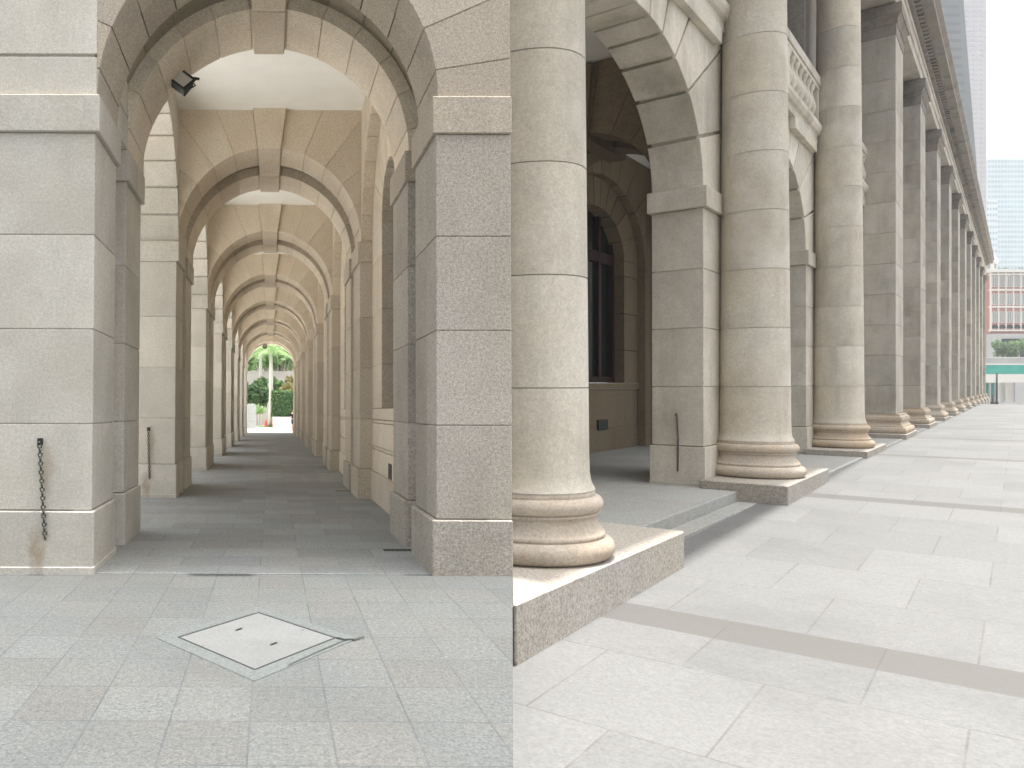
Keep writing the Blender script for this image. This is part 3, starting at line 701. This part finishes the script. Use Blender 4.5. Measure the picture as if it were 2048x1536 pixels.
def palm(px, D, hgt, r, mt, label, nf=16, fl=2.6):
    t = empty('palm_tree', LB @ Matrix.Translation(((px - 542) / F * D, D, 0)), label, 'palm', 'palms beyond the arcade')
    m = MB(); m.tube([(0, 0, -.1), (.02, 0, hgt * .25), (.05, 0, hgt * .6), (.02, 0, hgt)], [r * 1.25, r, r * .92, r * .7], 14); m.build('trunk', PALMBARK, t)
    m = MB()
    for q in range(nf):
        az = q * 2.4 + random.uniform(-.2, .2); up = random.uniform(.1, 1.0)
        prev = None
        for s_ in range(12):
            u = s_ / 11; rad_ = fl * (u * .95); z = hgt + fl * (up * u - (.55 + up * .55) * u * u)
            p = Vector((rad_ * math.cos(az), rad_ * math.sin(az), z))
            if prev is not None:
                d = (p - prev).normalized(); sd_ = d.cross(Vector((0, 0, 1))).normalized()
                for sg in (-1, 1):
                    for e in range(3):
                        b_ = prev + (p - prev) * e / 3; tip = b_ + sd_ * sg * fl * .26 * math.sin(math.pi * min(1, u + .1)) + d * .25 + Vector((0, 0, -fl * .11))
                        m.add([b_, b_ + d * .07, tip], [(0, 1, 2)], random.random())
                m.add([prev - sd_ * .02, prev + sd_ * .02, p + sd_ * .015, p - sd_ * .015], [(0, 1, 2, 3)], .3)
            prev = p
    m.build('fronds', mt, t)
palm(541, 75, 7.3, .20, LEAFL, 'pale straight palm trunk in the middle of the far arch', 11, 2.7)
palm(520, 86, 8.2, .20, LEAF, 'farther palm behind the garden wall, left of the pale trunk', 13, 3.2)
def bush(name, px, D, z, rx, rz, n, s, mt, label, cat, group, trunk=0, ry=None, boxy=False):
    t = empty(name, LB @ Matrix.Translation(((px - 542) / F * D, D, 0)), label, cat, group)
    m = MB(); leaves(m, (0, 0, z), rx, ry or rx, rz, int(n * .6), s * 1.5, boxy=boxy, clumps=16); m.build('crown' if trunk else 'leaves', mt, t)
    if trunk:
        m = MB(); m.tube([(0, 0, -.1), (.05, .02, z * .5), (0, 0, z)], [trunk * 1.4, trunk, trunk * .6], 8)
        for q in range(5):
            a = q * 1.3; m.tube([(0, 0, z * .55), (rx * .5 * math.cos(a), rx * .5 * math.sin(a), z + rz * .2 * (q % 2))], [trunk * .5, trunk * .15], 6)
        m.build('trunk', BARK, t)
bush('tree', 494, 95, 9.0, 2.6, 2.8, 3200, .26, LEAFL, 'light green tree behind the garden wall, at the left of the far arch', 'tree', 'trees behind the garden wall', .25)
bush('tree', 563, 92, 7.9, 2.2, 2.1, 4200, .24, LEAF, 'dense dark green tree behind the garden wall, right of the pale palm', 'tree', 'trees behind the garden wall', .25)
bush('tree', 590, 98, 9.2, 2.6, 3.6, 4200, .28, LEAFL, 'tall light tree at the right of the far arch', 'tree', 'trees behind the garden wall', .28)
bush('tree', 530, 110, 9.0, 5.2, 2.6, 4200, .32, LEAF, 'hazy tree far behind the palms', 'tree', 'trees behind the garden wall', .28)
bush('shrub', 501, 83, 3.3, 2.0, 1.4, 4200, .18, LEAFD, 'dark round shrub below the garden wall at the left', 'shrub', 'shrubs below the garden wall')
bush('shrub', 526, 84, 3.5, 1.3, 1.6, 3200, .20, LEAF, 'fountain-like green shrub left of the pale palm trunk', 'shrub', 'shrubs below the garden wall')
bush('shrub', 555, 84, 4.1, .9, 1.3, 3200, .18, LEAF, 'green shrub right of the pale palm trunk above the hedge', 'shrub', 'shrubs below the garden wall')
bush('shrub', 580, 83, 3.9, 1.5, 1.1, 3200, .18, leafmat('foliage_olive', (.17, .15, .05), (.36, .33, .14)), 'olive brown shrub above the hedge at the right', 'shrub', 'shrubs below the garden wall')
bush('shrub', 511, 78, 1.6, 1.6, .7, 2400, .14, LEAFL, 'low light green shrub behind the grey stone block', 'shrub', 'shrubs below the garden wall')
bush('hedge', 567, 73, 2.15, 1.05, 1.2, 5200, .10, LEAF, 'clipped green hedge standing in the white planter', 'hedge', None, 0, .8, True)
hg_ = [o for o in bpy.data.objects if o.name == 'hedge'][0]
m = MB(); m.box(-.98, .98, -.72, .72, 1.0, 3.25); m.build('inner_growth', LEAFD, hg_)
m = MB(); m.box(-.95, 1.05, -.9, .9, 0, .95); m.box(-1.0, 1.1, -.95, .95, .90, 1.02)
put(m.build('planter', plain('white_stone', (.5, .5, .48), .8, 0, .05, 3), None, .02), LB @ Matrix.Translation((1.1, 72.2, 0)), 'long white stone planter under the clipped hedge', 'planter')
m = MB(); courses(m, -.62, .55, -.5, .5, [0, .7, 1.4, 2.1], .03, .02)
put(m.build('stone_block', plain('grey_stone', (.33, .34, .335), .8, 0, .08, 3), None, .02), LB @ Matrix.Translation((-1.85, 70, 0)), 'grey square stone block at the left of the far arch', 'stone block')
m = MB(); courses(m, -14, 14, -.3, .3, [0, 1.6, 3.2, 4.75, 5.75], .05, .03); m.box(-14.1, 14.1, -.4, .4, 5.752, 5.9)
put(m.build('garden_wall', plain('pale_wall', (.5, .48, .45), .9, 0, .06, 1.5)), LB @ Matrix.Translation((0, 88, 0)), 'pale retaining wall behind the shrubs beyond the arcade', 'wall')
for px, lab in ((532, 'orange traffic cone left of the palm trunk'), (547, 'orange traffic cone right of the palm trunk')):
    t = empty('traffic_cone', LB @ Matrix.Translation(((px - 542) / F * 74, 74, 0)), lab, 'traffic cone', 'cones by the palm')
    m = MB(); m.lathe([(.20, .03), (.15, .2), (.10, .48), (.04, .74), (.0, .75)], 16, tint=.5); m.build('cone', plain('orange_plastic', (.75, .10, .05), .5), t)
    m = MB(); m.box(-.24, .24, -.24, .24, 0, .03); m.build('foot', DARKMETAL, t)
m = MB()
for _ in range(3500):
    a, r_ = random.uniform(0, 6.28), abs(random.gauss(0, .55)); x, y = r_ * math.cos(a) * 1.5, r_ * math.sin(a) * 1.2; h = random.uniform(.08, .28); d = random.uniform(0, 3.1)
    m.add([(x, y, 0), (x + .03 * math.cos(d), y + .03 * math.sin(d), 0), (x + random.uniform(-.08, .08), y, h)], [(0, 1, 2)])
o = m.build('grass', LEAFL); put(o, LB @ Matrix.Translation((.1, 74.2, .0)), 'tuft of grass round the foot of the pale palm', 'grass', None, 'stuff')
# person standing at the end of the passage
def skinned(name, pts, edges, rad, mt, parent, mtx=None):
    me = bpy.data.meshes.new(name); me.from_pydata(pts, edges, []); me.materials.append(mt)
    o = bpy.data.objects.new(name, me); COL.objects.link(o)
    if parent: o.parent = parent
    sk = o.modifiers.new('skin', 'SKIN'); sk.use_smooth_shade = True
    for i, r_ in enumerate(rad): me.skin_vertices[0].data[i].radius = (r_ if isinstance(r_, tuple) else (r_, r_))
    me.skin_vertices[0].data[0].use_root = True
    sb = o.modifiers.new('sub', 'SUBSURF'); sb.levels = 2; sb.render_levels = 2
    return o
SKIN = plain('skin', (.50, .30, .22), .6, 0, .05, 5)
P = [(0, 0, .95), (0, 0, 1.12), (0, 0, 1.36), (0, 0, 1.47), (0, -.01, 1.53), (0, -.02, 1.62), (0, -.01, 1.70),
     (-.09, 0, .90), (-.10, -.02, .50), (-.11, .02, .10), (-.12, -.12, .04), (.09, 0, .90), (.10, -.04, .50), (.11, -.02, .10), (.13, -.16, .04),
     (-.17, 0, 1.38), (-.23, .01, 1.12), (-.24, -.06, .88), (-.24, -.09, .80), (.17, 0, 1.38), (.23, .01, 1.12), (.24, -.06, .88), (.24, -.09, .80)]
E = [(0, 1), (1, 2), (2, 3), (3, 4), (4, 5), (5, 6), (0, 7), (7, 8), (8, 9), (9, 10), (0, 11), (11, 12), (12, 13), (13, 14), (2, 15), (15, 16), (16, 17), (17, 18), (2, 19), (19, 20), (20, 21), (21, 22)]
RD = [(.15, .11), (.13, .10), (.16, .11), .06, .055, (.085, .10), (.06, .07), .085, .055, .04, (.04, .03), .085, .055, .04, (.04, .03), .06, .042, .03, (.03, .018), .06, .042, .03, (.03, .018)]
per = skinned('person', P, E, RD, SKIN, None)
put(per, LB @ Matrix.Translation((1.71, 60.5, 0)) @ Matrix.Rotation(R(25), 4, 'Z'), 'person in dark clothing standing at the right end of the passage', 'person')
BLK = plain('black_cloth', (.02, .022, .022), .9, 0, .2, 12)
skinned('shirt', [(0, 0, .92), (0, 0, 1.12), (0, 0, 1.37), (0, 0, 1.44), (-.18, 0, 1.38), (-.235, .01, 1.14), (.18, 0, 1.38), (.235, .01, 1.14)], [(0, 1), (1, 2), (2, 3), (2, 4), (4, 5), (2, 6), (6, 7)], [(.18, .14), (.16, .125), (.185, .13), .075, .075, .06, .075, .06], BLK, per)
skinned('shorts', [(0, 0, .96), (-.09, 0, .86), (-.10, -.02, .55), (.09, 0, .86), (.10, -.03, .55)], [(0, 1), (1, 2), (0, 3), (3, 4)], [(.165, .125), .105, .095, .105, .095], BLK, per)
skinned('hair', [(0, .03, 1.60), (0, .02, 1.68), (0, -.02, 1.73)], [(0, 1), (1, 2)], [(.085, .07), (.09, .085), (.06, .06)], BLK, per)
m = MB()
for sx, yy in ((-.12, -.06), (.125, -.10)): m.box(sx - .05, sx + .05, yy - .13, yy + .12, 0, .07)
m.build('shoes', WHITE_ if False else BLK, per, .02)

# ------------------------------------------------------------------ city at the right edge
def facade(name, px0, px1, vtop, vbase, Y, depth, mwall, mglass, nx, nz, label, cat, wfrac=(.55, .6), group=None, mband=None, v0=None, rect=True):
    a, b = W(px0, vbase, Y), W(px1, vtop, Y); wd, hg = b.x - a.x, b.z - a.z
    t = empty(name, Matrix.Translation(a), label, cat, group)
    m = MB(); m.box(0, wd, 0, depth, -30 if vbase > 800 else -2, hg, .5); m.build('wall', mwall, t)
    z0 = 0 if v0 is None else W(px0, v0, Y).z - a.z
    cw, chh = wd / nx, (hg - z0) / nz
    if nx * nz <= 100:
        for i in range(nx):
            for j in range(nz):
                m = MB(); x0 = cw * (i + .5 - wfrac[0] / 2); zz = z0 + chh * (j + .5 - wfrac[1] / 2)
                m.box(0, cw * wfrac[0], -.06, .05, 0, chh * wfrac[1]); wn = m.build('window', mglass, t, loc=(x0, 0, zz))
                if mband:
                    m = MB(); e = .045 * cw
                    m.box(-e, 0, -.14, 0, -e, chh * wfrac[1] + e); m.box(cw * wfrac[0], cw * wfrac[0] + e, -.14, 0, -e, chh * wfrac[1] + e)
                    m.box(0, cw * wfrac[0], -.141, 0, chh * wfrac[1], chh * wfrac[1] + e); m.box(0, cw * wfrac[0], -.141, 0, -e, 0); m.box(cw * wfrac[0] / 2 - e * .3, cw * wfrac[0] / 2 + e * .3, -.12, 0, 0, chh * wfrac[1]); m.build('frame', mband, wn)
    else:
        m = MB()
        for j in range(nz):
            for i in range(nx):
                x0 = cw * (i + .5 - wfrac[0] / 2); zz = z0 + chh * (j + .5 - wfrac[1] / 2)
                m.box(x0, x0 + cw * wfrac[0], -.15, .05, zz, zz + chh * wfrac[1])
        o = m.build('windows', mglass, t); o['kind'] = 'stuff'
    return t, wd, hg
PALEW = plain('pale_cladding', (.50, .49, .50), .6, 0, .04, .05)
GLASSB = plain('blue_glass', (.30, .42, .47), .25, 0, .15, .05, .5)
PALEB = plain('pale_blue_cladding', (.48, .55, .57), .5, 0, .05, .05)
BRICK = plain('red_brick', (.34, .15, .115), .9, 0, .12, .8)
WHITE = plain('white_paint', (.56, .54, .51), .7, 0, .04, .5)
GREYC = plain('grey_concrete', (.33, .33, .33), .9, 0, .1, .3)
GREYT = plain('grey_tower_cladding', (.10, .11, .11), .7, 0, .12, .1)
TEAL = plain('teal_paint', (.03, .27, .225), .6, 0, .15, .5)
WGREY = plain('grey_window', (.22, .24, .24), .3, 0, .1, 1, .5)
facade('glass_tower', 1975, 2120, 318, 760, 520, 40, PALEB, GLASSB, 22, 44, 'hazy pale blue glass tower rising behind the domed brick building', 'tower', (.72, .55), 'distant towers')
facade('office_tower', 1945, 1995, 400, 760, 430, 14, plain('pale_grey_cladding', (.58, .64, .66), .6, 0, .05, .05), GLASSB, 9, 30, 'lower pale tower with small blue windows, just right of the colonnade', 'tower', (.5, .4), 'distant towers')
facade('pale_tower', 1900, 1973, -120, 760, 320, 12, PALEW, plain('mauve_glass', (.45, .44, .46), .4, 0, .05, .05), 5, 90, 'tall pale mauve tower against the sky beside the cornice', 'tower', (.75, .5), 'distant towers')
# dark tower with a slanting edge
a = W(1840, 760, 290); t = empty('slanting_tower', Matrix.Translation(a), 'dark grey tower with a slanting right edge behind the cornice', 'tower', 'distant towers')
s_ = 290 / F
m = MB(); m.prism([(0, -20), (128 * s_, -20), (120 * s_, 340 * s_), (106 * s_, 520 * s_), (90 * s_, 720 * s_), (80 * s_, 860 * s_), (0, 860 * s_)], 0, 26, 'y', .5); m.build('wall', GREYT, t)
m = MB()
for q in range(46): m.box(1 * s_, (112 - q * .62 - max(0, q - 20) * .35) * s_, -.06, .02, (30 + q * 17) * s_, (36 + q * 17) * s_)
m.build('floor_bands', plain('dark_bands', (.06, .07, .07), .6), t)
# brick building
t, wd, hg = facade('brick_building', 1981, 2085, 545, 812, 222, 30, BRICK, WGREY, 7, 3, 'red brick building with white bands and a small white dome', 'building', (.52, .58), None, WHITE, 652)
k = 222 / F
m = MB()
for v in (548, 579, 613, 660):
    z = (812 - v) * k; m.box(-.3, wd + .3, -.45, .3, z - .35, z + .1)
m.box(-.6, wd + .6, -1.0, 30.5, hg, hg + .9)
m.build('band', WHITE, t)
m = MB()
for i in range(8): x = wd / 7 * i; m.box(x - .17, x + .17, -.25, .1, (812 - 660) * k, hg)
m.build('pilaster', WHITE, t)
m = MB(); m.box(-.3, wd + .3, -1.2, 1, 0, (812 - 668) * k); m.build('ground_floor', GREYC, t)
for i in range(7):
    m = MB(); xx = wd / 7 * (i + .5); a_ = [(xx + .9 * math.cos(q * math.pi / 10), .9 * math.sin(q * math.pi / 10)) for q in range(11)]
    m.prism([(x, z + (812 - 656) * k) for x, z in a_], -.3, -.02, 'y'); m.build('arched_window', PANE, t)
m = MB(); m.box(2, 8, -1.4, -1.15, (812 - 720) * k, (812 - 678) * k); m.box(9.5, wd, -1.4, -1.15, (812 - 720) * k, (812 - 680) * k); m.build('shop_window', PANE, t)
dm = MB(); cx_ = (2000 - 1981) * k
prof = [(2.2, 0), (2.2, 2.3), (2.5, 2.4), (2.5, 2.7)] + [(2.2 * math.cos(q * math.pi / 16), 2.7 + 2.4 * math.sin(q * math.pi / 16)) for q in range(9)]
dm.lathe(prof, 24, cx=cx_, cy=4, z0=hg + .9, tint=.5); dome = dm.build('dome', WHITE, t)
for q in range(8):
    a_ = q * math.pi / 4 + .2; m = MB(); m.box(-.35, .35, -.06, .06, 0, 1.3); wn = m.build('drum_window', WGREY, dome, loc=(cx_ + 2.2 * math.cos(a_), 4 + 2.2 * math.sin(a_), hg + 1.4)); wn.rotation_euler = (0, 0, a_ + math.pi / 2)
# raised road and hoarding
def wall_at(name, px0, px1, v0, v1, Y, th, mt, label, cat, group=None):
    a, b = W(px0, v1, Y), W(px1, v0, Y); m = MB(); m.box(0, b.x - a.x, 0, th, 0, b.z - a.z); return put(m.build(name, mt), Matrix.Translation(a), label, cat, group)
hb = wall_at('hoarding', 1960, 2090, 730, 748, 150, .4, TEAL, 'teal site hoarding above a white beam, right of the colonnade', 'hoarding')
b_ = MB(); q = 150 / F; b_.box(0, 130 * q, -.05, .5, -17 * q, -.02); b_.build('beam', WHITE, hb)
b_ = MB(); b_.box(0, 130 * q, -.04, .3, 18 * q + .02, 21 * q); b_.build('coping', WHITE, hb)
b_ = MB()
for x in (2, 20, 31, 50, 70, 95, 120): b_.box(x * q, x * q + .2, .02, .35, -57 * q, -17 * q - .02)
b_.build('post', GREYC, hb)
sp = wall_at('site_panel', 1962, 1990, 766, 800, 150.6, .1, TEAL, 'teal panel standing under the white beam next to the last column', 'panel')
b_ = MB(); 
for x in range(9): b_.box(x * 3 * q, x * 3 * q + .06, -.05, 0, 0, 34 * q)
b_.build('rib', TEAL, sp)
sh_ = wall_at('roller_shutter', 1999, 2024, 766, 803, 150.6, .1, plain('beige_metal', (.52, .50, .45), .6), 'beige roller shutter under the white beam', 'shutter')
b_ = MB()
for x in range(12): b_.box(0, 25 * q, -.04, 0, x * 3 * q, x * 3 * q + .1)
b_.build('slat', plain('beige_metal_slat', (.46, .44, .40), .6), sh_)
rp = wall_at('parapet', 1960, 2090, 716, 728, 165, .5, GREYC, 'grey concrete parapet of the raised road behind the hoarding', 'parapet')
b_ = MB(); b_.box(0, 12, -.1, .6, 1.24, 1.4); b_.build('coping', WHITE, rp)
# street posts
def post(px, vt, vb, Y, r, label):
    a = W(px, vb, Y); t = empty('street_post', Matrix.Translation(a), label, 'post', 'posts at the end of the plaza')
    h = (vb - vt) / F * Y; m = MB(); m.tube([(0, 0, -.3), (0, 0, h)], r, 10); m.build('pole', DARKMETAL, t)
    m = MB(); m.lathe([(r * 1.8, -.3), (r * 1.8, .25), (r, .3)], 12, tint=.5); m.lathe([(r, h), (r * 1.3, h + .02), (r * .8, h + .12), (0, h + .14)], 12, tint=.5); m.build('collar', DARKMETAL, t)
post(1993.5, 748, 806, 125, .12, 'tall thin black post in front of the hoarding')
post(1985, 791, 806, 125, .14, 'short black bollard left of the thin post')
# tree by the brick building and a far wooded slope
def wtree(px, vb, Y, z, rx, rz, n, s, mt, label, grp):
    t = empty('street_tree', Matrix.Translation(W(px, vb, Y)), label, 'tree', grp); m = MB(); leaves(m, (0, 0, z), rx, rx, rz, n, s, 20); m.build('crown', mt, t)
    m = MB(); m.tube([(0, 0, -3), (.1, 0, z * .6), (0, 0, z)], [.3, .22, .1], 8); m.build('trunk', BARK, t)
wtree(2010, 728, 175, 3.2, 2.3, 2.0, 2600, .22, LEAFD, 'bushy dark tree behind the parapet in front of the brick building', 'trees at the raised road')
wtree(1994, 728, 180, 4.4, 1.1, 1.2, 900, .2, LEAF, 'small green tree top left of the bushy tree', 'trees at the raised road')
wtree(2036, 728, 175, 3.6, 2.3, 2.4, 2600, .22, LEAF, 'mid green tree at the right edge behind the parapet', 'trees at the raised road')
m = MB(); leaves(m, (0, 0, 0), 40, 10, 3, 6000, 1.2, 40)
put(m.build('wooded_hill', LEAFD), Matrix.Translation(W(2050, 548, 400)), 'strip of dark green woodland behind the brick building roof', 'woodland', None, 'stuff')

# ------------------------------------------------------------------ haze
m = MB(); m.box(-900, 900, -60, 900, -8, 186); hz = m.build('haze', bpy.data.materials.new('haze_air')); hm = hz.data.materials[0]; hm.use_nodes = True
hn = hm.node_tree; hn.nodes.clear(); pv = hn.nodes.new('ShaderNodeVolumePrincipled'); pv.inputs['Color'].default_value = (.93, .96, 1, 1); pv.inputs['Density'].default_value = .0005; pv.inputs['Anisotropy'].default_value = .0
ho = hn.nodes.new('ShaderNodeOutputMaterial'); hn.links.new(pv.outputs[0], ho.inputs['Volume']); hz['kind'] = 'stuff'
